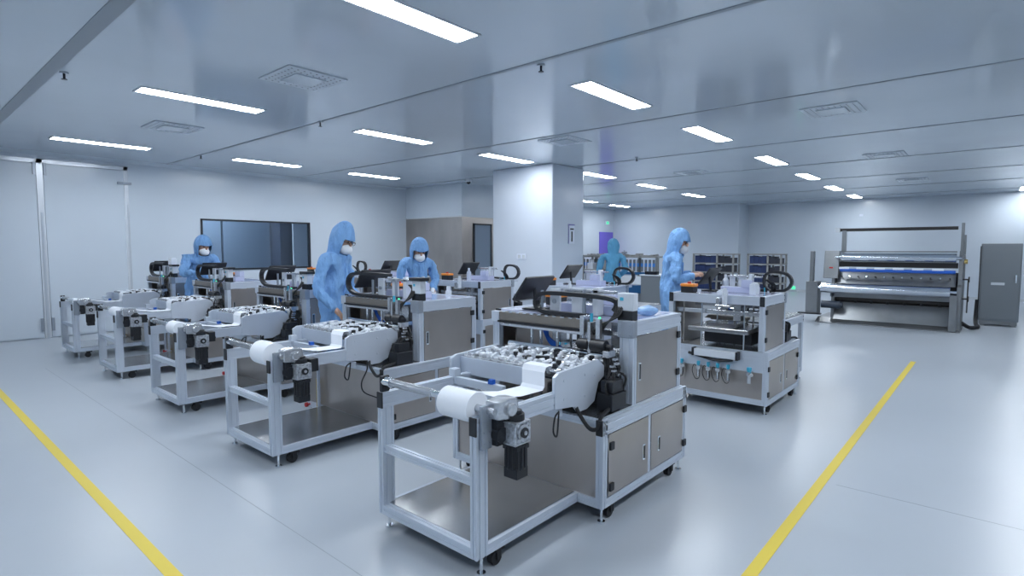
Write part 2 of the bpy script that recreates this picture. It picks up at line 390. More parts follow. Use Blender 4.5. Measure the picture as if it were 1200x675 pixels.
def make_machine(label, loc, D=0.0, mirror=False, chain='hairpin', group='hygiene converting machines'):
    t = thing('converting_machine', label, 'machine', loc, group)
    MB.org = Vector((0, 0, 0))
    def fn(x, y, z):
        if D: y = y-D*min(1, max(0, (y-1.75)/(2.45-1.75)))
        x = x-1.74; y = y-1.557
        if mirror: x = 3.59-1.74-x
        return (x, y, z)
    MB.fn = fn
    rnd = random.Random(3)
    P = lambda name, b, m, par=t, **k: obj(name, b, m, par, **k)
    # --- infeed frame
    for y in (1.72, 2.41):
        P('frame_post', MB().extr((1.74, y, .09), (1.74, y, .664), .075, .04), 'aluminium')
        r = P('top_rail', MB().extr((1.743, y, .665), (2.60, y, .665), .04, .08), 'aluminium')
        P('end_cap', MB().box(1.736, y-.001, .663, 1.744, y+.041, .747), 'black_plastic', r)
        P('base_rail', MB().extr((1.815, y, .09), (2.54, y, .09), .04, .05), 'aluminium')
    P('cross_rail', MB().extr((1.74, 1.76, .09), (1.74, 2.41, .09), .04, .05), 'aluminium')
    P('cross_rail', MB().extr((1.75, 1.76, .425), (1.75, 2.41, .425), .04, .04), 'aluminium')
    P('base_plate', MB().box(1.78, 1.745, .138, 2.545, 2.425, .143), 'steel_plate')
    # --- casters
    for cx, cy, fx, fy in ((1.91, 1.755, 1.79, 1.74), (1.91, 2.40, 1.79, 2.43), (2.68, 1.60, 2.575, 1.585), (2.68, 2.68, 2.575, 2.70), (3.44, 1.60, 3.55, 1.585), (3.44, 2.68, 3.55, 2.70)):
        c = P('caster', MB().cyl((cx-.015, cy-.016, .036), (cx-.015, cy+.016, .036), .035, 18).box(cx-.03, cy-.028, .07, cx+.03, cy+.028, .088).box(cx-.022, cy-.026, .03, cx+.008, cy-.02, .075).box(cx-.022, cy+.02, .03, cx+.008, cy+.026, .075), 'black_rubber', smooth=True)
        P('leveling_foot', MB().cyl((fx, fy, 0.0), (fx, fy, .012), .022, 14).cyl((fx, fy, .012), (fx, fy, .09), .008, 10), 'chrome', c, smooth=True)
    # --- unwind shaft, bearing and gear motor
    if not mirror:
        P('idler_roller', MB().cyl((1.775, 1.80, .80), (1.775, 2.44, .80), .016, 14).cyl((1.775, 2.37, .80), (1.775, 2.43, .80), .026, 14), 'chrome', smooth=True)
        b = MB()
        for k in range(26): b.cyl((1.775, 2.05+k*.0125, .80), (1.775, 2.056+k*.0125, .80), .021, 12)
        P('spiral_sleeve', b, 'machined', smooth=True)
        P('shaft_bracket', MB().box(1.75, 2.425, .745, 1.80, 2.445, .83), 'black_plastic', bevel=.002)
        b = MB().box(1.758, 1.700, .60, 1.822, 1.719, .80)
        for z in (.63, .68, .73):
            for x in (1.772, 1.808): b.cyl((x, 1.695, z), (x, 1.70, z), .005, 8)
        P('mounting_plate', b, 'aluminium_dark', bevel=.002)
        P('unwind_shaft', MB().cyl((1.80, 1.66, .775), (1.80, 2.02, .775), .017, 16), 'machined', smooth=True)
        P('bearing_housing', MB().prism([(1.80, .74), (1.93, .72), (1.945, .76), (1.93, .82), (1.88, .828), (1.80, .82)], 1.64, 1.72, 'y').cyl((1.88, 1.62, .775), (1.88, 1.64, .775), .030, 20), 'machined', bevel=.006)
        P('shaft_coupling', MB().cyl((1.85, 1.66, .66), (1.85, 1.71, .66), .035, 20).box(1.825, 1.67, .61, 1.90, 1.71, .73), 'black_plastic', smooth=True)
        g = MB().box(1.872, 1.605, .615, 1.968, 1.685, .715)
        for z in (.612, .71): g.box(1.866, 1.598, z, 1.974, 1.690, z+.008)
        for x in (1.866, 1.964): g.box(x, 1.598, .612, x+.010, 1.606, .718)
        g.cyl((1.92, 1.592, .668), (1.92, 1.605, .668), .038, 20)
        for k in range(4):
            a = PI/4+k*PI/2; g.cyl((1.92+.048*math.cos(a), 1.596, .668+.045*math.sin(a)), (1.92+.048*math.cos(a), 1.605, .668+.045*math.sin(a)), .008, 8)
        gb = P('gearbox', g, 'cast_alloy', bevel=.002)
        P('output_hub', MB().cyl((1.92, 1.584, .668), (1.92, 1.592, .668), .024, 16), 'black_plastic', gb)
        P('hub_center', MB().cyl((1.92, 1.580, .668), (1.92, 1.584, .668), .010, 12), 'cast_alloy', gb)
        m_ = MB().cyl((1.922, 1.643, .49), (1.922, 1.643, .604), .046, 18)
        for k in range(14):
            a = 2*PI*k/14; cxk, cyk = 1.922+.047*math.cos(a), 1.643+.047*math.sin(a); m_.box(cxk-.005, cyk-.005, .50, cxk+.005, cyk+.005, .598)
        m_.box(1.882, 1.603, .452, 1.962, 1.683, .50).box(1.878, 1.599, .585, 1.966, 1.687, .606)
        P('drive_motor', m_, 'motor_black', bevel=.003)
        P('motor_terminal_box', MB().cyl((1.922, 1.645, .718), (1.922, 1.645, .75), .042, 20).cyl((1.922, 1.645, .75), (1.922, 1.645, .765), .030, 20), 'black_plastic', bevel=.003)
    if chain == 'wide':
        P('encoder_box', MB().box(1.974, 1.612, .65, 2.035, 1.682, .74).box(2.035, 1.64, .67, 2.05, 1.66, .69), 'black_plastic', bevel=.004)
        P('support_strut', MB().extr((2.50, 2.44, .143), (2.50, 2.44, .60), .02, .02), 'aluminium')
        bp = P('brass_pipe', MB().cyl((2.525, 2.50, .12), (2.525, 2.50, .37), .009, 10).box(2.525, 2.49, .15, 2.553, 2.51, .17).box(2.525, 2.49, .33, 2.553, 2.51, .35), 'brass', smooth=True)
        P('drain_valve', MB().cyl((2.515, 2.66, .115), (2.553, 2.66, .115), .008, 10).cyl((2.50, 2.66, .115), (2.518, 2.66, .115), .020, 14), 'red_plastic')
        P('hanging_cable', MB().tube(smooth_path([(2.50, 1.712, .64), (2.49, 1.70, .57), (2.44, 1.70, .48), (2.46, 1.70, .40), (2.56, 1.66, .34), (2.62, 1.57, .30)]), .005, 6), 'black_rubber')
    # --- side plate and roller conveyor
    if not mirror:
        side = [(2.32, .66), (2.32, .83), (2.36, .85), (2.74, .865), (2.80, .82), (2.80, .76), (2.74, .73), (2.70, .63), (2.62, .60), (2.54, .60), (2.50, .64)]
        for y0, y1, nm in ((1.715, 1.735, 'near'), (2.50, 2.52, 'far')):
            b = MB().prism(side, y0, y1, 'y')
            for (x, z) in ((2.40, .80), (2.40, .70), (2.6, .80), (2.6, .68), (2.7, .78)): b.cyl((x, y0-.004, z), (x, y0, z), .008, 8)
            P('side_plate', b, 'aluminium', bevel=.002)
        P('front_plate', MB().box(2.395, 1.96, .73, 2.405, 2.52, .835).box(2.38, 1.74, .60, 2.42, 2.50, .64).box(2.385, 2.46, .64, 2.415, 2.5, .73), 'aluminium', bevel=.002)
        P('cross_bar', MB().box(2.26, 2.03, .70, 2.29, 2.41, .745).box(2.25, 2.40, .70, 2.30, 2.45, .79), 'aluminium', bevel=.003)
        P('bearing_block', MB().box(2.25, 2.10, .745, 2.28, 2.13, .77), 'blue_plastic')
        P('conveyor_bed', MB().box(2.41, 1.735, .795, 2.93, 2.50, .805), 'black_plastic')
        for k in range(9):
            x = 2.425+k*.0595
            b = MB().cyl((x, 1.735, .835), (x, 2.50, .835), .009, 10)
            j = 0; y = 1.76+(k % 2)*.032
            while y < 2.49:
                b.cyl((x, y-.010, .835), (x, y+.010, .835), .024, 10)
                y += .064
            P('conveyor_roller', b, 'white_paint' if k % 3 else 'machined', smooth=True)
        b = MB()
        for k in range(60):
            x, y = 2.43+rnd.random()*.45, 1.76+rnd.random()*.7
            b.box(x-.018, y-.009, .852, x+.018, y+.009, .868)
        fb = P('clamp_fingers', b, 'paper', bevel=.003); fb['kind'] = 'stuff'
        b = MB()
        for k in range(22):
            x, y = 2.44+rnd.random()*.44, 1.77+rnd.random()*.68
            b.box(x-.012, y-.012, .845, x+.012, y+.012, .872)
        fb = P('sensor_blocks', b, 'black_plastic', bevel=.003); fb['kind'] = 'stuff'
    if mirror: P('outfeed_table', MB().box(1.76, 1.74, .745, 2.93, 2.43, .760), 'steel_plate', bevel=.002)
    # --- lower cabinet
    N, Fq = 1.557, 2.73
    for (x, y) in ((2.54, N), (2.54, Fq-.045), (3.545, N), (3.545, Fq-.045)):
        P('cabinet_post', MB().extr((x, y, .09), (x, y, .575), .045, .045), 'aluminium')
    for y in (N, Fq-.045):
        r = P('cabinet_rail', MB().extr((2.544, y, .497), (3.588, y, .497), .045, .08), 'aluminium')
        P('end_cap', MB().box(2.534, y+.002, .495, 2.546, y+.043, .579), 'black_plastic', r)
        P('cabinet_rail', MB().extr((2.585, y, .09), (3.545, y, .09), .045, .05), 'aluminium')
        P('door_divider', MB().box(3.06, y+.003, .14, 3.09, y+.04, .497), 'aluminium')
        yy, s_ = (y+.004, -1) if y < 2 else (y+.041, 1)
        for (xa, xb, hx, kx) in ((2.60, 3.055, 2.625, 3.0), (3.095, 3.545, 3.565, 3.195)):
            d = P('cabinet_door', MB().box(xa, min(yy, yy+s_*.004), .145, xb, max(yy, yy+s_*.004), .492), 'steel', bevel=.001)
            for z in (.195, .425):
                P('hinge', MB().box(hx-.02, min(yy, yy+s_*.016), z-.022, hx+.02, max(yy, yy+s_*.016), z+.022), 'black_plastic', d, bevel=.003)
            hd = MB().box(kx-.014, min(yy, yy+s_*.009), .24, kx+.014, max(yy, yy+s_*.009), .335)
            P('door_handle', hd, 'chrome', d, bevel=.003)
            P('handle_recess', MB().box(kx-.007, min(yy+s_*.009, yy+s_*.011), .25, kx+.007, max(yy+s_*.009, yy+s_*.011), .325), 'black_plastic', d)
    P('front_cover', MB().box(2.552, 1.602, .14, 2.558, 2.685, .54), 'steel', bevel=.001)
    P('cabinet_rail', MB().extr((2.54, 1.602, .535), (2.54, 2.685, .535), .04, .04), 'aluminium')
    P('cabinet_rail', MB().extr((2.54, 1.602, .09), (2.54, 2.685, .09), .04, .05), 'aluminium')
    P('deck', MB().box(2.58, 1.60, .565, 3.56, 2.69, .573), 'steel_plate')
    P('rear_cover', MB().box(3.572, 1.602, .14, 3.578, 2.685, .385), 'steel', bevel=.001)
    P('cabinet_rail', MB().extr((3.55, 1.602, .09), (3.55, 2.685, .09), .04, .05), 'aluminium')
    P('cabinet_rail', MB().extr((3.55, 1.602, .50), (3.55, 2.685, .50), .04, .07), 'aluminium')
    P('regulator_panel', MB().box(3.555, 1.602, .385, 3.588, 2.685, .50), 'aluminium', bevel=.002)
    # --- rear side: tray, air regulators
    b = MB().box(3.60, 1.85, .49, 3.66, 2.42, .555)
    P('cylinder_bar', b, 'white_paint', bevel=.004)
    P('bar_end', MB().box(3.595, 1.82, .485, 3.665, 1.85, .56).box(3.595, 2.42, .485, 3.665, 2.45, .56).tube(smooth_path([(3.62, 1.9, .48), (3.63, 2.1, .46), (3.62, 2.3, .475), (3.61, 2.5, .50)]), .014, 8), 'black_plastic')
    for y in (1.70, 1.95, 2.09, 2.22, 2.36, 2.56):
        rg = P('air_regulator', MB().cyl((3.64, y, .405), (3.64, y, .435), .022, 14).cyl((3.64, y, .395), (3.64, y, .405), .016, 12), 'cyan_plastic', smooth=True)
        P('regulator_bowl', MB().box(3.59, y-.02, .36, 3.665, y+.02, .395).cyl((3.64, y, .29), (3.64, y, .36), .018, 12).cyl((3.66, y-.02, .378), (3.69, y-.035, .378), .016, 12), 'machined', rg, smooth=True)
        if y > 1.8: P('air_hose', MB().tube(smooth_path([(3.64, y+.02, .378), (3.66, y+.05, .40), (3.66, y+.075, .34), (3.66, y+.03, .27), (3.65, y-.02, .28), (3.65, y-.03, .37)]), .004, 6), 'black_rubber', rg)
    # --- upper gantry
    fp = P('gantry_post', MB().extr((2.93, 1.60, .577), (2.93, 1.60, 1.0), .045, .09), 'aluminium')
    P('gantry_post', MB().extr((2.93, 2.66, .577), (2.93, 2.66, 1.0), .045, .06), 'aluminium')
    for y in (1.60, 2.68):
        P('gantry_post', MB().extr((3.535, y, .577), (3.535, y, .985), .05, .045), 'aluminium')
    for y in (1.60, 2.68):
        r = P('top_beam', MB().extr((2.965, y, .985), (3.585, y, .985), .04, .085), 'aluminium')
        P('end_cap', MB().box(3.583, y, .983, 3.590, y+.04, 1.072), 'black_plastic', r); P('end_cap', MB().box(2.958, y-.001, .983, 2.972, y+.041, 1.072), 'black_plastic', r)
        yy, s_ = (y+.004, -1) if y < 2 else (y+.036, 1)
        d = P('side_door', MB().box(2.98, min(yy, yy+s_*.004), .58, 3.525, max(yy, yy+s_*.004), .98), 'steel', bevel=.001)
        for z in (.68, .93): P('hinge', MB().box(3.515, min(yy, yy+s_*.016), z-.022, 3.555, max(yy, yy+s_*.016), z+.022), 'black_plastic', d, bevel=.003)
        P('door_handle', MB().box(3.0, min(yy, yy+s_*.009), .71, 3.026, max(yy, yy+s_*.009), .82), 'chrome', d, bevel=.003)
        P('handle_recess', MB().box(3.006, min(yy+s_*.009, yy+s_*.011), .72, 3.018, max(yy+s_*.009, yy+s_*.011), .81), 'black_plastic', d)
    b = MB().box(2.918, 1.595, .975, 2.97, 1.70, 1.075)
    for y in (1.615, 1.68):
        for z in (.995, 1.05): b.cyl((2.912, y, z), (2.918, y, z), .007, 8)
    P('corner_plate', b, 'aluminium_dark', bevel=.003)
    P('corner_plate', MB().box(2.918, 2.655, .985, 2.975, 2.725, 1.06), 'aluminium', bevel=.003)
    fb = P('front_beam', MB().box(2.925, 1.88, 1.0, 2.985, 2.66, 1.058), 'brown_steel', bevel=.002, label='grey-brown steel front beam')
    b = MB()
    for k in range(12): b.box(2.915, 1.90+k*.063, 1.058, 2.99, 1.93+k*.063, 1.064)
    P('bolt_strip', b, 'chrome', fb)
    P('blade_guard', MB().box(2.91, 1.90, .985, 2.93, 2.66, .998), 'black_plastic', fb)
    P('guide_rail', MB().box(2.90, 1.88, .965, 2.94, 2.62, .982), 'machined', bevel=.002)
    P('rear_beam', MB().extr((3.545, 1.645, .99), (3.545, 2.68, .99), .04, .08), 'aluminium')
    P('top_deck', MB().box(2.98, 1.645, 1.05, 3.54, 2.68, 1.068), 'lavender_acrylic', bevel=.002)
    # --- inside the gantry
    P('press_bar', MB().prism([(1.98, .79), (2.56, .785), (2.52, .82), (1.98, .815)], 3.0, 3.10, 'x').box(3.02, 2.0, .77, 3.08, 2.5, .785), 'brown_steel', bevel=.002)
    P('press_platen', MB().box(3.12, 1.72, .722, 3.64, 2.50, .765).prism([(3.2, .765), (3.6, .765), (3.55, .80), (3.25, .80)], 1.9, 2.30, 'y'), 'steel_plate', bevel=.006)
    for (x, y) in ((3.0, 2.42), (3.0, 2.34), (3.0, 2.2), (3.2, 2.1), (3.55, 1.80), (3.55, 2.38), (3.3, 1.8), (3.3, 2.3)):
        P('guide_rod', MB().cyl((x, y, .575), (x, y, .985), .011, 12), 'chrome', smooth=True)
    for bb in ((3.1, 1.95, .86, 3.18, 2.05, 1.0), (3.1, 2.25, .86, 3.18, 2.32, 1.0), (3.35, 1.9, .82, 3.45, 2.0, 1.0)): P('linear_actuator', MB().box(*bb), 'machined', bevel=.004)
    a_ = P('clamp_actuator', MB().cyl((3.64, 2.02, .985), (3.64, 2.02, 1.10), .030, 16).cyl((3.64, 2.02, 1.10), (3.64, 2.02, 1.14), .020, 16), 'white_paint', smooth=True)
    P('actuator_bracket', MB().box(3.59, 1.93, .965, 3.68, 2.13, .985).box(3.60, 2.08, .985, 3.66, 2.13, 1.05), 'machined', a_, bevel=.003)
    P('heater_box', MB().box(3.15, 1.75, .60, 3.45, 2.4, .73), 'black_plastic', bevel=.004)
    for bb in ((3.45, 1.645, .88, 3.50, 2.68, .92), (3.2, 1.645, .93, 3.24, 2.68, .96)): P('cross_member', MB().box(*bb), 'machined', bevel=.003)
    P('inner_panel', MB().box(3.05, 2.60, .58, 3.5, 2.61, .98), 'steel')
    b = MB()
    for k in range(5): b.tube(smooth_path([(3.0, 2.32-.01*k, .95), (3.02, 2.28, .86+.01*k), (3.01, 2.20-.01*k, .84), (3.03, 2.13, .81)]), .005, 6)
    P('air_hose', b, 'blue_plastic')
    b = MB().cyl((2.86, 1.74, .92), (2.86, 1.84, .92), .036, 18).cyl((2.86, 1.86, .92), (2.86, 1.93, .92), .034, 18).cyl((2.86, 1.70, .92), (2.86, 1.95, .92), .015, 10)
    P('tension_motor', b, 'black_plastic', smooth=True)
    P('tension_bracket', MB().box(2.84, 1.84, .84, 2.90, 1.86, 1.06).box(2.85, 1.78, .96, 2.88, 1.81, 1.08).box(2.86, 1.90, .97, 2.93, 1.93, 1.09).cyl((2.84, 1.93, .86), (2.84, 1.95, .86), .025, 14).box(2.82, 1.70, .86, 2.9, 1.74, .90), 'machined', bevel=.002)
    P('air_fitting', MB().cyl((2.87, 1.85, 1.06), (2.87, 1.85, 1.11), .010, 10).cyl((2.88, 1.75, .86), (2.88, 1.75, .90), .012, 10), 'cyan_plastic')
    if not mirror: P('indicator_light', MB().cyl((2.88, 1.80, 1.07), (2.88, 1.80, 1.09), .008, 8), 'green_led')
    P('tension_roller', MB().cyl((2.86, 1.745, .86), (2.86, 2.50, .86), .020, 14), 'chrome', smooth=True)
    # black electrics between conveyor and post
    P('servo_motor', MB().box(2.70, 1.60, .585, 2.86, 1.70, .68).box(2.72, 1.61, .68, 2.84, 1.69, .75), 'black_plastic', bevel=.005)
    b = MB()
    for k in range(14):
        x, y, z = 2.74+rnd.random()*.17, 1.60+rnd.random()*.16, .60+rnd.random()*.05
        b.tube(smooth_path([(x, y, z), (x+rnd.uniform(-.05, .05), y+rnd.uniform(-.03, .03), z+.12), (2.86+rnd.uniform(-.05, .05), 1.72+rnd.uniform(-.06, .03), .80), (2.88, 1.76+rnd.uniform(-.03, .03), .93)]), .008, 6)
    c = P('cable_bundle', b, 'black_rubber'); c['kind'] = 'stuff'
    b = MB()
    for k in range(8): b.box(2.80+.012*(k % 2), 1.63+.018*(k % 3), .70+.022*k, 2.83+.012*(k % 2), 1.65+.018*(k % 3), .712+.022*k)
    P('valve_block', b, 'machined')
    P('cable_hose', MB().tube(smooth_path([(2.54, 1.74, .64), (2.51, 1.69, .60), (2.52, 1.63, .53), (2.53, 1.585, .54), (2.57, 1.59, .59), (2.70, 1.62, .60), (2.80, 1.64, .62)]), .011, 8), 'black_rubber')
    P('cable_hose', MB().tube(smooth_path([(2.36, 1.72, .645), (2.35, 1.715, .60), (2.33, 1.71, .52), (2.30, 1.71, .55), (2.32, 1.715, .62), (2.36, 1.72, .64)]), .005, 6), 'black_rubber')
    # --- on top of the gantry
    if mirror: P('junction_box', MB().box(3.0, 1.98, 1.07, 3.06, 2.06, 1.20), 'white_paint', bevel=.004)
    else:
        P('junction_box', MB().box(2.96, 1.62, 1.13, 3.02, 1.725, 1.235), 'white_paint', bevel=.004)
        P('junction_box_base', MB().box(2.955, 1.622, 1.07, 3.02, 1.722, 1.13), 'black_plastic', bevel=.003)
        P('junction_label', MB().box(2.957, 1.685, 1.19, 2.961, 1.708, 1.21), 'cyan_plastic')
        if chain == 'wide': P('box_lid', MB().box(2.945, 1.60, 1.235, 3.04, 1.75, 1.262), 'black_plastic', bevel=.003)
    for bb in ((3.06, 2.05, 1.07, 3.08, 2.13, 1.24), (3.02, 2.20, 1.07, 3.04, 2.28, 1.235), (3.05, 1.92, 1.07, 3.12, 1.96, 1.25)): P('carriage_plate', MB().box(*bb), 'white_paint', bevel=.003)
    for cc in (((3.01, 2.24, 1.15), (3.02, 2.24, 1.15), .016), ((3.0, 1.99, 1.06), (3.0, 1.99, 1.24), .012), ((3.0, 2.33, 1.06), (3.0, 2.33, 1.22), .010)): P('carriage_shaft', MB().cyl(*cc, 12), 'aluminium_dark')
    P('slide_housing', MB().box(3.12, 1.80, 1.07, 3.24, 2.3, 1.13).box(3.2, 1.85, 1.13, 3.26, 2.0, 1.2), 'lavender_acrylic', bevel=.004)
    P('carriage_cross_plate', MB().box(3.05, 1.80, 1.215, 3.09, 2.28, 1.235), 'machined', bevel=.002)
    if chain == 'hairpin':
        pth = [(2.985, 1.76, 1.12), (2.985, 1.735, 1.17), (2.985, 1.80, 1.195), (2.985, 2.0, 1.205), (2.985, 2.26, 1.205), (2.985, 2.345, 1.185), (2.985, 2.372, 1.135), (2.985, 2.33, 1.088), (2.985, 2.22, 1.075), (2.985, 1.95, 1.075)]
    elif chain == 'wide':
        pth = [(2.985, 2.05, 1.27), (2.985, 2.3, 1.275), (2.985, 2.56, 1.27), (2.985, 2.66, 1.245), (2.985, 2.70, 1.175), (2.985, 2.655, 1.11), (2.985, 2.56, 1.082), (2.985, 2.3, 1.076), (2.985, 1.92, 1.076)]
    else:
        pth = [(2.85, 2.15, 1.085), (2.85, 1.95, 1.08), (2.85, 1.70, 1.08), (2.85, 1.615, 1.10), (2.85, 1.572, 1.165), (2.85, 1.60, 1.235), (2.85, 1.67, 1.265), (2.85, 1.78, 1.265), (2.85, 1.85, 1.235), (2.85, 1.875, 1.17), (2.85, 1.85, 1.11), (2.85, 1.80, 1.085)]
    P('drag_chain', drag_chain(pth, .045), 'black_plastic')
    if chain == 'loop': P('chain_shelf', MB().box(2.80, 1.62, 1.04, 2.94, 2.3, 1.064), 'aluminium', bevel=.002)
    b = MB()
    for k in range(4): b.tube(smooth_path([(2.985, 1.80-.01*k, 1.195), (2.97, 1.74-.012*k, 1.16), (2.93, 1.735-.012*k, 1.10), (2.90, 1.77+.01*k, 1.04), (2.88, 1.80+.02*k, .98)]), .006, 6)
    P('cable_loom', b, 'black_rubber')
    # tilted operator screen
    sc = MB().prism([(2.555, 1.135), (2.568, 1.147), (2.443, 1.308), (2.43, 1.296)], 2.96, 3.28, 'x')
    h = P('operator_screen', sc, 'black_plastic', bevel=.003)
    P('display', MB().prism([(2.558, 1.156), (2.562, 1.160), (2.457, 1.296), (2.453, 1.292)], 2.99, 3.25, 'x'), 'screen_glass', h)
    P('screen_stand', MB().cyl((3.13, 2.49, 1.07), (3.13, 2.50, 1.22), .014, 10).box(3.06, 2.42, 1.07, 3.20, 2.56, 1.08), 'black_plastic', h)
    e = P('stop_button_box', MB().box(3.43, 2.50, 1.07, 3.53, 2.63, 1.13), 'black_plastic', bevel=.004)
    P('stop_button_cover', MB().box(3.425, 2.495, 1.13, 3.535, 2.635, 1.158), 'orange_plastic', e, bevel=.008)
    P('stop_button', MB().cyl((3.48, 2.565, 1.158), (3.48, 2.565, 1.175), .018, 14), 'red_plastic', e)
    MB.fn = None
    return t

G1 = 'converting machines of the near column'
m1 = make_machine('nearest grey aluminium-framed machine with a big white roll and black motor in the foreground', (1.74, 1.557, 0), group=G1)
m2 = make_machine('second machine from the front, beside the tall blue-suited worker with glasses', (1.745, 3.50, 0), chain='wide', group=G1)
m3 = dup(m2, (1.79, 5.37, 0), 'third machine from the front in the near column, left of the tall worker')
m4 = dup(m2, (1.82, 7.37, 0), 'fourth machine in the near column, in front of the worker leaning at far left')
m5 = dup(m2, (1.81, 9.29, 0), 'leftmost and farthest machine in the near column, by the left wall')
G2 = 'converting machines of the far column'
n1 = make_machine('machine with six blue-topped air regulators facing the camera, right of the nearest machine', (5.21, 1.51, 0), D=.22, mirror=True, chain='loop', group=G2)
n2 = dup(n1, (5.21, 3.24, 0), 'far column machine half hidden behind the nearest machine, oval cable chain on top')
n3 = dup(n1, (5.21, 5.02, 0), 'far column machine with steel side door left of the pillar foot')
n4 = dup(n1, (5.21, 6.85, 0), 'far column machine behind the tall worker with glasses')
n5 = dup(n1, (5.21, 8.65, 0), 'far column machine in front of the dark window')

# paper rolls on the unwind shafts, each with its web
def roll(loc, r, label, wid=.20):
    x, y = loc[0]+.06, loc[1]+.213
    t = thing('paper_roll', label, 'paper roll', (x, y, .775), 'white material rolls')
    MB.org = Vector((x, y, .775))
    b = MB(); n = 40; y0, y1 = y, y+wid
    ro, ri = [], []
    for yy in (y0, y1):
        ro.append([b.v(x+r*math.cos(2*PI*k/n), yy, .775+r*math.sin(2*PI*k/n)) for k in range(n)])
        ri.append([b.v(x+.018*math.cos(2*PI*k/n), yy, .775+.018*math.sin(2*PI*k/n)) for k in range(n)])
    for k in range(n):
        j = (k+1) % n
        b.bm.faces.new((ro[0][k], ro[1][k], ro[1][j], ro[0][j])); b.bm.faces.new((ri[0][k], ri[0][j], ri[1][j], ri[1][k]))
        b.bm.faces.new((ro[0][k], ro[0][j], ri[0][j], ri[0][k])); b.bm.faces.new((ro[1][k], ri[1][k], ri[1][j], ro[1][j]))
    obj('wound_roll', b, 'paper', t, smooth=True)
    # web running from the roll up over the bar to the conveyor
    X = loc[0]-1.74
    pts = [(1.80+.0, .775+r+.002), (1.95, .79), (2.15, .752), (2.33, .748), (2.345, .765), (2.345, .84), (2.36, .868), (2.42, .872)]
    b = MB(); th = .002
    up = [(p[0]+X, p[1]) for p in pts]; dn = [(p[0]+X+(.003 if i in (3, 4, 5) else 0), p[1]-th) for i, p in enumerate(pts)]
    b.prism(up+dn[::-1], y+.035, y+.035+.155, 'y')
    obj('paper_web', b, 'paper', t)
    return t
roll((1.74, 1.557), .072, 'white paper roll with its strip on the nearest machine')
roll((1.745, 3.50), .082, 'white paper roll on the second machine from the front, the fattest one')
roll((1.79, 5.37), .060, 'white paper roll on the third machine from the front')
roll((1.82, 7.37), .052, 'small white paper roll on the fourth machine of the near column')
roll((1.81, 9.29), .040, 'thinnest white paper roll on the leftmost machine')

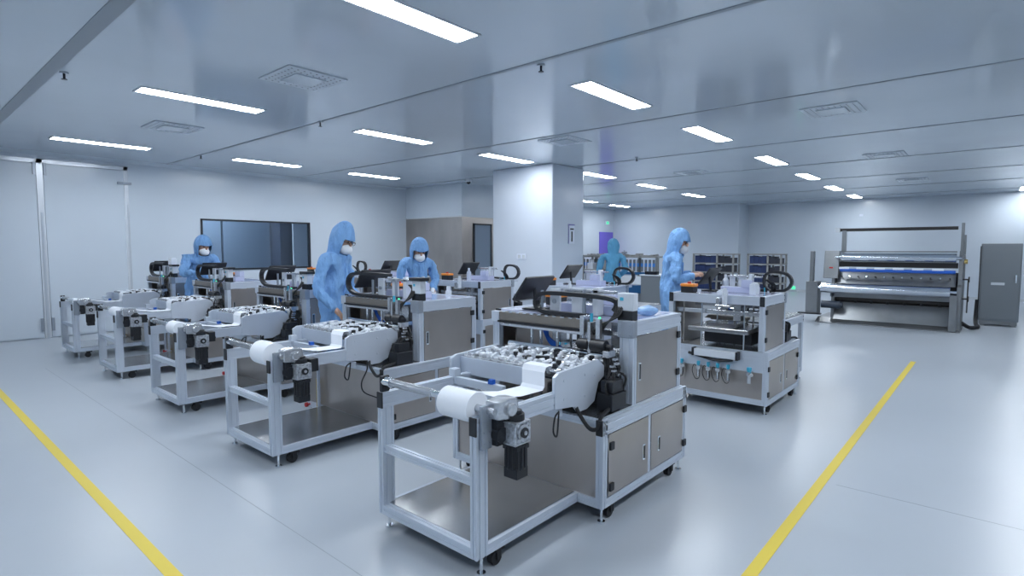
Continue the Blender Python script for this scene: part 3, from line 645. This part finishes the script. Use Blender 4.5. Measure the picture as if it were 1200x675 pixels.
# ------------------------------------------------------------------ people
def Rz(a): return Matrix.Rotation(a, 3, 'Z')
def person(label, loc, face_deg, H=1.72, lean=5, head_pitch=25, head_turn=0, arms=None, suit='suit', hand='skin', glasses=False, peak=0.0, z0=0.0):
    t = thing('person', label, 'person', (loc[0], loc[1], z0), 'workers in blue cleanroom suits', rz=math.radians(face_deg))
    s = H/1.72
    L = math.radians(lean)
    hip = Vector((0, 0, .93*s))
    def up(d, f=0, l=0): # point at distance d along leaned spine
        return hip+Vector((math.sin(L)*d+math.cos(L)*f, l, math.cos(L)*d-math.sin(L)*f))*1.0
    sp = [hip, up(.17*s), up(.34*s), up(.46*s), up(.535*s, .01)]
    hp = math.radians(head_pitch); ht = math.radians(head_turn)
    Rh = Rz(ht) @ Matrix.Rotation(hp, 3, 'Y')
    hc = sp[4]+Rh @ Vector((.03, 0, .095))*1.0
    V, E, R = [], [], []
    def add(p, r, par=None):
        V.append(Vector(p)); R.append(r)
        if par is not None: E.append((par, len(V)-1))
        return len(V)-1
    def skeleton(k, handson):
        V.clear(); E.clear(); R.clear()
        a = add(sp[0], .135*k); b1 = add(sp[1], .128*k, a); c = add(sp[2], .145*k, b1); d = add(sp[3], .095*k, c)
        if handson:
            n = add(sp[4], .052, d); h1 = add(hc+Rh @ Vector((.01, 0, -.07)), .070, n); h2 = add(hc+Rh @ Vector((.006, 0, 0)), .088, h1); add(hc+Rh @ Vector((-.01, 0, .07)), .072, h2)
        else: add(sp[4], .085, d)
        for sd in (1, -1):
            sh, el, wr = arms[0 if sd > 0 else 1]
            shp = up(.43*s, 0, sd*.19)
            i = add(up(.42*s, 0, sd*.10), .085*k, d) ; i = add(shp, .068*k, i)
            e_ = hip*0+Vector(el); i = add((shp+e_)/2, .062*k, i); i = add(e_, .058*k, i)
            wv = Vector(wr); i = add((e_+wv)/2, .050*k, i); i = add(wv, (.028 if handson else .050), i)
            if handson:
                dr = (wv-e_).normalized(); pal = dr*.05+Vector((.0, 0, -.005)); side = dr.cross(Vector((0, 0, 1)))
                side = side.normalized() if side.length > .2 else Vector((0, 1, 0))
                if sd < 0: side = -side
                j = add(wv+dr*.045, .024, i)
                dn = Vector((0, 0, -1)) if abs(dr.z) < .8 else Vector((1, 0, 0))
                for q, ln in ((-1.5, .062), (-.5, .075), (.5, .072), (1.5, .058)):
                    k0 = add(wv+dr*.088+side*q*.019, .0095, j); k1 = add(V[k0]+dr*ln*.5+dn*.012, .0085, k0); add(V[k1]+dr*ln*.28+dn*.028, .0075, k1)
                t0 = add(wv+dr*.045+side*-.034+dn*.008, .011, j); add(V[t0]+dr*.036+side*-.012+dn*.018, .0085, t0)
            hx = add(Vector((0, sd*.095, .86*s)), .098*k, a); kn = add(Vector((.015, sd*.115, .49*s)), .068*k, hx); an = add(Vector((-.01, sd*.12, .10)), (.05*k), kn)
            add(Vector((.13, sd*.13, .045)), .040*k, an)
    def build(nm, m):
        me = bpy.data.meshes.new(nm); me.from_pydata([tuple(v) for v in V], E, [])
        o = bpy.data.objects.new(nm, me); COL.objects.link(o); me.materials.append(M[m]); o.parent = t
        sm = o.modifiers.new('skin', 'SKIN'); sm.use_smooth_shade = True
        bpy.context.view_layer.update()
        if not me.skin_vertices: 
            me.attributes  # layer is created together with the modifier
        for i, sv in enumerate(me.skin_vertices[0].data): sv.radius = (R[i], R[i]); sv.use_root = (i == 0)
        o.modifiers.new('sub', 'SUBSURF').levels = 2; o.modifiers['sub'].render_levels = 2 if nm == 'body' else 3
        return o
    skeleton(.52, True); body = build('body', hand)
    body.data.materials[0] = M['skin'] if hand == 'skin' else M['skin']
    skeleton(1.0, False); cv = build('coverall', suit)
    tx = bpy.data.textures.get('folds') or bpy.data.textures.new('folds', 'CLOUDS'); tx.noise_scale = .11
    dm = cv.modifiers.new('folds', 'DISPLACE'); dm.texture = tx; dm.strength = .055; dm.mid_level = .5; dm.texture_coords = 'GLOBAL'
    # zip flap
    b = MB()
    pz = [up(d, .118+.010*math.sin(d*7)) for d in (.0, .1, .2, .3, .4)]
    b.tube(pz, .010, 6); obj('zip_flap', b, suit, cv)
    # hood
    b = MB(); rings = []; n = 32
    prof = [(.165+peak, .02), (.155+peak*.8, .055), (.125+peak*.4, .090), (.08, .118), (.035, .128), (0, .130), (-.045, .124), (-.085, .116), (-.125, .106), (-.165, .104), (-.205, .108), (-.235, .112)]
    for z, r in prof:
        rr = []
        for k in range(n):
            a = 2*PI*k/n
            wr_ = 1+.018*math.sin(a*5+z*40)*(1 if z < .1 else .4)
            back = -.012 if z > .05 else 0
            rr.append(b.v(r*(.97 if math.cos(a) > 0 else 1.05)*math.cos(a)*wr_+back-(.012*min(1, max(0, (-z-.12)/.1))), r*.92*math.sin(a)*wr_, z))
        rings.append(rr)
    b.bm.faces.new(rings[0])
    for i in range(len(rings)-1):
        z0_, z1_ = prof[i][0], prof[i+1][0]
        for k in range(n):
            a = 2*PI*(k+.5)/n; a = a-2*PI if a > PI else a
            if abs(a) < math.radians(56) and z0_ < .05 and z1_ > -.13: continue
            b.bm.faces.new((rings[i][k], rings[i+1][k], rings[i+1][(k+1) % n], rings[i][(k+1) % n]))
    def place(o_mb):
        for v in o_mb.bm.verts: v.co = Rh @ v.co+hc
        return o_mb
    hd = obj('hood', place(b), suit, t, smooth=True)
    so = hd.modifiers.new('thick', 'SOLIDIFY'); so.thickness = .006
    hd.modifiers.new('sub', 'SUBSURF').levels = 1; hd.modifiers['sub'].render_levels = 1
    # face details
    b = MB().ell((.048, 0, -.066), (.084, .068, .058), 18, 12); fm = obj('face_mask', place(b), 'mask', t, smooth=True)
    b = MB().ell((.094, 0, -.008), (.020, .012, .026)); obj('nose', place(b), 'skin', t, smooth=True)
    for sd in (1, -1):
        b = MB().ell((.083, sd*.031, .010), (.008, .012, .005)); obj('eye', place(b), 'eye_dark', t, smooth=True)
        b = MB().ell((.083, sd*.032, .028), (.006, .018, .003)); obj('eyebrow', place(b), 'eye_dark', t, smooth=True)
    if glasses:
        b = MB()
        for sd in (1, -1):
            b.tube([(.112, sd*.034+.025*math.cos(2*PI*k/16), .006+.018*math.sin(2*PI*k/16)) for k in range(17)], .0025, 6)
            b.tube([(.112, sd*.058, .01), (.06, sd*.085, .012), (.02, sd*.09, .012)], .0025, 6)
        b.tube([(.112, -.01, .01), (.112, .01, .01)], .0025, 6)
        obj('glasses', place(b), 'black_plastic', t)
    # shoe covers
    for sd in (1, -1):
        b = MB().ell((.055, sd*.128, .045), (.15, .062, .045)); obj('shoe', b, 'shoe', t, smooth=True)
    if hand == 'glove':
        for sd in (1, -1):
            sh, el, wr = arms[0 if sd > 0 else 1]; e_, wv = Vector(el), Vector(wr); dr = (wv-e_).normalized()
            side = dr.cross(Vector((0, 0, 1))); side = side.normalized() if side.length > .2 else Vector((0, 1, 0))
            if sd < 0: side = -side
            dn = Vector((0, 0, -1)) if abs(dr.z) < .8 else Vector((1, 0, 0))
            b = MB().tube([wv-dr*.02, wv+dr*.03, wv+dr*.085], .030, 10)
            for q, ln in ((-1.5, .062), (-.5, .075), (.5, .072), (1.5, .058)):
                p0 = wv+dr*.08+side*q*.018; b.tube([p0, p0+dr*ln*.5+dn*.012, p0+dr*ln*.8+dn*.040], .0115, 8)
            p0 = wv+dr*.045-side*.034; b.tube([p0, p0+dr*.036-side*.012+dn*.026], .013, 8)
            obj('glove', b, 'glove', t, smooth=True)
    return t
# arms: (left, right) each (None, elbow, wrist) in the person's own frame: x forward, y left, z up
person('tall person in blue hooded coverall, mask and glasses, standing by the second machine', (3.09, 5.065), -62, H=1.77, lean=4, head_pitch=22, glasses=True, peak=.035,
       arms=((None, (.02, .29, 1.10), (.20, .22, .93)), (None, (.0, -.29, 1.10), (.16, -.22, .90))))
person('person in blue coverall and white gloves looking down before the steel-clad wall', (4.62, 5.62), -112, H=1.66, lean=4, head_pitch=28, hand='glove',
       arms=((None, (.05, .23, 1.09), (.25, .13, .98)), (None, (.03, -.23, 1.09), (.20, -.17, .94))))
person('person in blue coverall leaning over a machine at far left before the window', (3.22, 9.0), -82, H=1.74, lean=16, head_pitch=18, hand='glove',
       arms=((None, (.24, .28, 1.14), (.40, .16, 1.16)), (None, (.22, -.30, 1.14), (.42, -.12, 1.17))))
person('person in blue coverall in profile, bare hands holding a dark part', (6.22, 2.93), -56, H=1.76, lean=4, head_pitch=18, head_turn=-26,
       arms=((None, (.06, .25, 1.14), (.27, .08, 1.20)), (None, (.03, -.26, 1.14), (.26, -.07, 1.19))))
person('small distant person in teal blue coverall seen from behind beside the pillar', (9.6, 5.72), 38, H=1.70, lean=0, head_pitch=5, head_turn=-35, suit='suit_teal',
       arms=((None, (-.03, .28, 1.08), (.16, .20, .92)), (None, (.0, -.27, 1.08), (.18, -.14, .95))))
# device held by the worker at the right
dx, dy = 6.22+.43*math.cos(math.radians(-56)), 2.93+.43*math.sin(math.radians(-56))
t = thing('handheld_part', 'dark mechanical part held by the worker standing right of the pillar', 'part', (dx, dy, 1.16))
obj('body', MB().box(dx-.06, dy-.05, 1.135, dx+.08, dy+.05, 1.165), 'black_plastic', t, bevel=.006)
obj('arm', MB().tube(smooth_path([(dx, dy, 1.16), (dx+.06, dy-.03, 1.22), (dx+.13, dy-.06, 1.17)]), .012, 8).box(dx-.02, dy-.02, 1.165, dx+.03, dy+.03, 1.20), 'aluminium_dark', t)

# ------------------------------------------------------------------ calender machine at the far right
def calender():
    X = 12.7
    t = thing('roller_calender', 'wide stainless roller machine with blue tube and mirror rolls at the far right', 'machine', (X+.5, 1.7, 0))
    P = lambda n, b, m, par=t, **k: obj(n, b, m, par, **k)
    P('floor_plate', MB().prism([(X, 0), (X+1.2, 0), (X+1.2, .10), (X+.25, .10), (X, .02)], .47, 2.80, 'y'), 'calender_steel', bevel=.004)
    P('front_apron', MB().prism([(X+.15, .08), (X+.35, .42), (X+.37, .42), (X+.2, .08)], .62, 2.50, 'y'), 'calender_steel')
    for k in range(7): P('apron_knob', MB().cyl((X+.33, .80+k*.27, .42), (X+.33, .80+k*.27, .46), .022, 10), 'black_plastic')
    P('drive_shaft', MB().cyl((X+.45, .60, .47), (X+.45, 2.52, .47), .055, 20), 'calender_dark', smooth=True)
    P('lower_guard', MB().box(X+.30, .62, .52, X+.34, 2.60, .62), 'calender_steel')
    P('back_panel', MB().box(X+.62, .56, .10, X+.64, 2.60, 1.05), 'calender_dark')
    P('mirror_roll', MB().cyl((X+.10, .64, .71), (X+.10, 2.72, .71), .100, 40).cyl((X+.10, .55, .71), (X+.10, 2.85, .71), .035, 16), 'roll_mirror', smooth=True)
    P('sensor_panel', MB().prism([(X+.28, .80), (X+.40, 1.04), (X+.42, 1.04), (X+.30, .80)], .58, 2.48, 'y'), 'calender_steel')
    for k in range(13):
        y = .66+k*.145
        P('adjusting_knob', MB().cyl((X+.26, y, .95), (X+.335, y, .935), .014, 10), 'chrome' if k % 2 else 'black_plastic', smooth=True)
    for k in range(6): P('clip', MB().box(X+.10, .75+k*.30, 1.10, X+.13, .92+k*.30, 1.135), 'paper')
    P('blue_tube', MB().cyl((X+.12, .58, 1.075), (X+.12, 2.40, 1.075), .032, 20), 'blue_plastic', smooth=True)
    P('dark_cross_beam', MB().box(X+.32, .56, 1.14, X+.44, 2.45, 1.24), 'calender_dark')
    P('mirror_roll', MB().cyl((X+.20, .58, 1.33), (X+.20, 2.40, 1.33), .082, 40).cyl((X+.20, .50, 1.33), (X+.20, 2.50, 1.33), .03, 16), 'roll_mirror', smooth=True)
    P('upper_guard', MB().box(X+.25, .58, 1.43, X+.40, 2.42, 1.455), 'calender_steel')
    P('top_roller', MB().cyl((X+.25, .58, 1.875), (X+.25, 2.48, 1.875), .030, 20), 'calender_dark', smooth=True)
    P('top_roller_bearing', MB().box(X+.21, 2.45, 1.83, X+.29, 2.54, 1.92), 'wall_trim', bevel=.006)
    P('top_post', MB().box(X+.22, 2.34, 1.45, X+.30, 2.41, 1.86), 'calender_steel')
    sp = [(X+.05, .0), (X+1.05, .0), (X+1.05, 1.3), (X+.75, 1.46), (X+.30, 1.46), (X+.18, .95), (X+.18, .85), (X+.05, .80)]
    P('side_frame', MB().prism(sp, .48, .545, 'y').box(X+.0, .53, .0, X+.08, .64, .66), 'calender_steel', bevel=.004)
    P('side_frame', MB().prism([(X+.20, .90), (X+.75, .90), (X+.75, 1.46), (X+.28, 1.46)], 2.45, 2.72, 'y'), 'calender_steel', bevel=.01)
    P('side_frame', MB().box(X+.05, 2.78, .16, X+.35, 3.0, .83).box(X+.10, 2.88, .83, X+.22, 2.95, 1.45).box(X+.3, 2.52, 0, X+1.0, 2.58, .9), 'calender_steel', bevel=.006)
    P('tall_post', MB().box(X+.12, .485, 1.40, X+.19, .53, 1.96).box(X+.30, .46, 1.40, X+.42, .52, 1.75), 'calender_steel', bevel=.004)
    for z in (.60, .95): P('hand_wheel', MB().cyl((X+.20, .38, z), (X+.20, .40, z), .05, 20).cyl((X+.20, .38, z), (X+.20, .48, z), .014, 10), 'calender_dark', smooth=True)
    P('adjusting_screw', MB().cyl((X+.20, .40, .35), (X+.20, .40, .95), .010, 8), 'calender_dark')
    P('brass_wheel', MB().cyl((X+.20, .42, 1.27), (X+.20, .47, 1.27), .04, 16), 'brass', smooth=True)
    P('drive_motor', MB().cyl((X+.15, 2.38, .37), (X+.15, 2.72, .37), .075, 20).cyl((X+.15, 2.34, .37), (X+.15, 2.38, .37), .05, 16), 'motor_blue', smooth=True)
    P('red_badge', MB().box(X+.225, 2.55, 1.10, X+.235, 2.62, 1.13), 'red_plastic')
    P('outfeed_bar', MB().box(X-.05, 2.70, .165, X+.08, 3.12, .19), 'black_plastic')
calender()
solo('power_cable', MB().tube(smooth_path([(13.5, .48, .10), (13.3, .36, .05), (13.6, .25, .04), (13.9, .28, .05), (14.3, .30, .12), (14.35, .29, .5)]), .035, 8), 'black_rubber', 'thick black cable curling from roller machine to grey cabinet', 'cable', (13.6, .4, 0), smooth=True)
t = thing('control_cabinet', 'tall grey steel electrical cabinet at the right edge beside the roller machine', 'cabinet', (14.6, -.03, 0))
obj('body', MB().box(14.32, -.33, .10, 14.9, .27, 1.60), 'control_grey', t, bevel=.01)
obj('door', MB().box(14.30, -.31, .14, 14.32, .245, 1.57), 'control_grey', t, bevel=.004)
obj('side_gasket', MB().box(14.34, .27, .12, 14.86, .285, 1.55), 'black_rubber', t)
obj('plinth', MB().box(14.34, -.31, .03, 14.88, .25, .10).box(14.36, -.30, 0, 14.44, -.22, .03).box(14.36, .16, 0, 14.44, .24, .03).box(14.78, -.30, 0, 14.86, -.22, .03).box(14.78, .16, 0, 14.86, .24, .03), 'calender_steel', t)
obj('name_plate', MB().box(14.294, -.10, .80, 14.30, .10, .85), 'wall_trim', t)
obj('door_latch', MB().box(14.285, -.27, .85, 14.30, -.25, 1.0), 'chrome', t)

# ------------------------------------------------------------------ racks with bins
def rack(y0, y1, label, which, X=15.0):
    t = thing('storage_rack', label, 'rack', (X+.25, (y0+y1)/2, 0))
    top = 1.37; ym = y0+(y1-y0)*.40
    for x in (X, X+.46):
        for y in (y0, y1-.04, ym-.02): obj('rack_post', MB().box(x, y, 0, x+.04, y+.04, top), 'rack_steel', t)
    zs = [.16, .40, .64, .88, 1.12]
    for z in zs: obj('shelf', MB().box(X, y0, z-.03, X+.5, y1, z), 'rack_steel', t)
    obj('shelf', MB().box(X, y0, top-.03, X+.5, y1, top), 'rack_steel', t)
    names = ['bottom', 'second lowest', 'middle', 'second highest', 'top']
    pr = {}
    for zi, z in enumerate(zs):
        for k in range(6):
            if k < 2: ww = (ym-y0-.09)/2; ya = y0+.05+k*(ww+.005)
            else: ww = (y1-ym-.11)/4; ya = ym+.04+(k-2)*(ww+.005)
            hh = .165+.015*((k*7+zi*3) % 3) if k >= 2 else .14+.04*((k+zi) % 2)
            kind = 'blue' if k >= 2 else 'dark'
            lab = '%s bin on the %s, %s shelf, %s' % ('dark blue' if k >= 2 else 'blackish', which, names[zi], ['rightmost', 'second from right', 'third from right', 'third from left', 'second from left', 'leftmost'][k])
            b = MB().box(X+.04, ya, z+.001, X+.42, ya+ww, z+hh).box(X+.03, ya, z+hh-.02, X+.43, ya+ww, z+hh)
            solo('storage_bin', b, 'bin_blue' if k >= 2 else 'bin_dark', lab, 'bin', (X+.2, ya+ww/2, z), '%s bins on the %s shelf of the %s' % (kind, names[zi], which))
rack(5.28, 6.40, 'wider grey steel rack full of dark blue bins behind the worker on the right', 'wider rack')
rack(4.10, 4.94, 'narrower grey steel rack of dark blue bins left of the roller machine', 'narrower rack')

# ------------------------------------------------------------------ long filling line behind the pillar
t = thing('assembly_line', 'long low production line with grey cylinders and dark blue beams behind the distant worker', 'machine', (13.3, 7.5, 0))
obj('blue_beam', MB().box(12.95, 6.55, .36, 13.35, 8.75, .56).box(13.0, 6.55, .83, 13.1, 8.75, .90), 'blue_beam', t, bevel=.006)
obj('white_panel', MB().box(12.98, 6.6, .58, 13.0, 8.7, .80), 'paper', t)
for y in (6.5, 7.0, 7.65, 8.3, 8.75): obj('line_post', MB().box(13.1, y, 0, 13.18, y+.06, 1.33), 'rack_steel', t)
obj('top_shelf', MB().box(12.95, 6.45, 1.27, 13.5, 8.8, 1.31), 'rack_steel', t)
obj('lower_frame', MB().box(13.0, 6.5, .0, 13.5, 8.8, .34), 'control_grey', t)
for k in range(20):
    y = 6.58+k*.11
    c = obj('cylinder', MB().cyl((13.05, y, .92), (13.05, y, 1.22), .032, 12), 'tube_grey', t, smooth=True)
    obj('cylinder_band', MB().cyl((13.05, y, 1.04), (13.05, y, 1.13), .034, 12), 'band_blue', c, smooth=True)
b = MB()
for k in range(22): b.box(13.0+random.random()*.3, 6.5+k*.10, 1.31, 13.1+random.random()*.3, 6.56+k*.10, 1.33+random.random()*.05)
obj('top_fittings', b, 'rack_steel', t)
obj('top_valve', MB().cyl((13.1, 7.45, 1.31), (13.1, 7.45, 1.46), .02, 8).cyl((13.1, 7.38, 1.40), (13.1, 7.52, 1.40), .03, 10), 'aluminium_dark', t)
t = thing('pump_stand', 'grey shelf unit with small pumps right beside the pillar edge', 'shelf', (12.4, 7.75, 0))
for z in (.25, .62, .98, 1.34): obj('shelf', MB().box(12.15, 7.45, z-.025, 12.65, 8.15, z), 'rack_steel', t)
for x in (12.15, 12.61):
    for y in (7.45, 8.11): obj('shelf_post', MB().box(x, y, 0, x+.04, y+.04, 1.34), 'rack_steel', t)
for z in (.62, .98):
    for y in (7.58, 7.85): obj('pump', MB().box(12.2, y, z, 12.4, y+.16, z+.16).cyl((12.3, y+.08, z+.16), (12.3, y+.08, z+.24), .05, 12), 'control_grey' if y < 7.7 else 'white_paint', t, smooth=True)
t = thing('console_cabinet', 'plain grey console cabinet with dark display, left of the profile worker', 'cabinet', (9.8, 4.86, 0))
obj('body', MB().box(9.5, 4.66, .03, 10.05, 5.05, 1.0), 'control_grey', t, bevel=.008)
obj('top_plate', MB().box(9.48, 4.64, 1.0, 10.07, 5.07, 1.02), 'white_paint', t)
obj('display', MB().box(9.52, 4.74, 1.02, 9.62, 4.98, 1.08), 'screen_glass', t, bevel=.004)
obj('foot', MB().box(9.52, 4.68, 0, 9.58, 4.74, .03).box(9.95, 4.95, 0, 10.0, 5.0, .03), 'black_rubber', t)

# ------------------------------------------------------------------ wall fittings
struct('door_4', MB().box(19.19, Y1-.03, 0, 20.2, Y1-.002, 2.17), 'purple_door', bevel=.004)
t = thing('exit_sign', 'small green lit exit sign above the purple door', 'sign', (19.7, Y1, 2.53))
obj('housing', MB().box(19.56, Y1-.05, 2.47, 19.90, Y1-.001, 2.61), 'sign_white', t, bevel=.004)
obj('running_figure', MB().box(19.66, Y1-.056, 2.49, 19.82, Y1-.05, 2.59), 'green_led', t)
t = thing('emergency_light', 'tiny green lit indicator low on the far wall, seen through the cable chain', 'light', (X1, 5.4, .13+.3))
obj('plate', MB().box(X1-.03, 5.30, .05, X1-.001, 5.52, .22), 'sign_white', t, bevel=.004)
obj('lit_face', MB().box(X1-.036, 5.34, .08, X1-.03, 5.46, .19), 'green_led', t)
t = thing('wall_socket', 'small white double socket plate on the bright face of the pillar', 'socket', (8.53, 7.14, 1.33))
obj('plate', MB().box(8.517, 7.02, 1.29, 8.529, 7.26, 1.40), 'sign_white', t, bevel=.003)
obj('switch', MB().box(8.514, 7.05, 1.31, 8.517, 7.12, 1.38), 'wall_trim', t); obj('switch', MB().box(8.514, 7.16, 1.31, 8.517, 7.23, 1.38), 'wall_trim', t)
t = thing('wall_sign', 'narrow white notice with violet border on the shaded side of the pillar', 'sign', (9.2, 6.39, 1.78))
obj('board', MB().box(9.03, 6.374, 1.60, 9.24, 6.389, 1.98), 'sign_white', t)
obj('border', MB().box(9.03, 6.370, 1.60, 9.05, 6.374, 1.98).box(9.05, 6.370, 1.955, 9.24, 6.374, 1.98), 'sign_violet', t)
obj('printing', MB().box(9.13, 6.370, 1.64, 9.17, 6.374, 1.84).box(9.09, 6.370, 1.87, 9.21, 6.374, 1.90), 'dark_frame', t)
t = thing('wall_switch', 'small grey switch box on the wall between the tall worker and the steel cladding', 'switch', (7.55, Y1, 1.3))
obj('plate', MB().box(7.45, Y1-.02, 1.16, 7.62, Y1-.001, 1.50), 'vent_grey', t, bevel=.003)
obj('button', MB().box(7.49, Y1-.03, 1.20, 7.58, Y1-.02, 1.30), 'dark_frame', t)
solo('switch_box', MB().box(X1-.03, 3.4, 2.55, X1-.002, 3.5, 2.62), 'sign_white', 'tiny white box high on the far wall above the roller machine', 'switch', (X1, 3.45, 2.55), bevel=.003)

# ------------------------------------------------------------------ loose things
b = MB().ell((3.33, 1.72, 1.095), (.09, .07, .032), 16, 10)
for v in b.bm.verts:
    f = noise.noise(v.co*18)*.02; v.co += Vector((f, f*.7, abs(f)*.4)); v.co.z = max(1.0695, v.co.z)
solo('plastic_bag', b, 'bag_film', 'crumpled light blue plastic bag on top of the nearest machine', 'bag', (3.33, 1.72, 1.0685), smooth=True)
def bottle(x, y, z, label, m='clear_plastic'):
    t = thing('spray_bottle', label, 'bottle', (x, y, z), 'bottles on the machine tops')
    obj('bottle_body', MB().cyl((x, y, z), (x, y, z+.11), .032, 16).cyl((x, y, z+.11), (x, y, z+.14), .032, 16, r2=.012), m, t, smooth=True)
    obj('cap', MB().cyl((x, y, z+.14), (x, y, z+.17), .014, 12), 'white_paint', t, smooth=True)
bottle(5.36, 5.42, 1.0695, 'clear bottle on the machine left of the pillar, near its cable chain')
bottle(5.75, 2.10, 1.0695, 'white bottle on the machine with the blue-topped air regulators', 'white_paint')
bottle(3.45, 4.10, 1.0695, 'white bottle on the second machine top, right of its white box', 'white_paint')
# plates and clutter boxes on machine with the regulators
for (x, y, dx_, dy_, h, m, lab) in [(5.45, 1.72, .10, .06, .10, 'white_paint', 'upright white block on the regulator machine, left of its cable loop'), (5.35, 1.98, .14, .06, .03, 'white_paint', 'low white box on the regulator machine beside the actuator'),
                           (3.045, 9.41, .08, .13, .09, 'paper', 'white box on top of the leftmost machine')]:
    z = 1.0695 if x > 4 else 1.2625
    solo('small_box', MB().box(x-dx_/2, y-dy_/2, z, x+dx_/2, y+dy_/2, z+h).box(x-dx_/2+.01, y-dy_/2+.01, z+h, x+dx_/2-.01, y+dy_/2-.01, z+h+.012), m, lab, 'box', (x, y, z), bevel=.004)
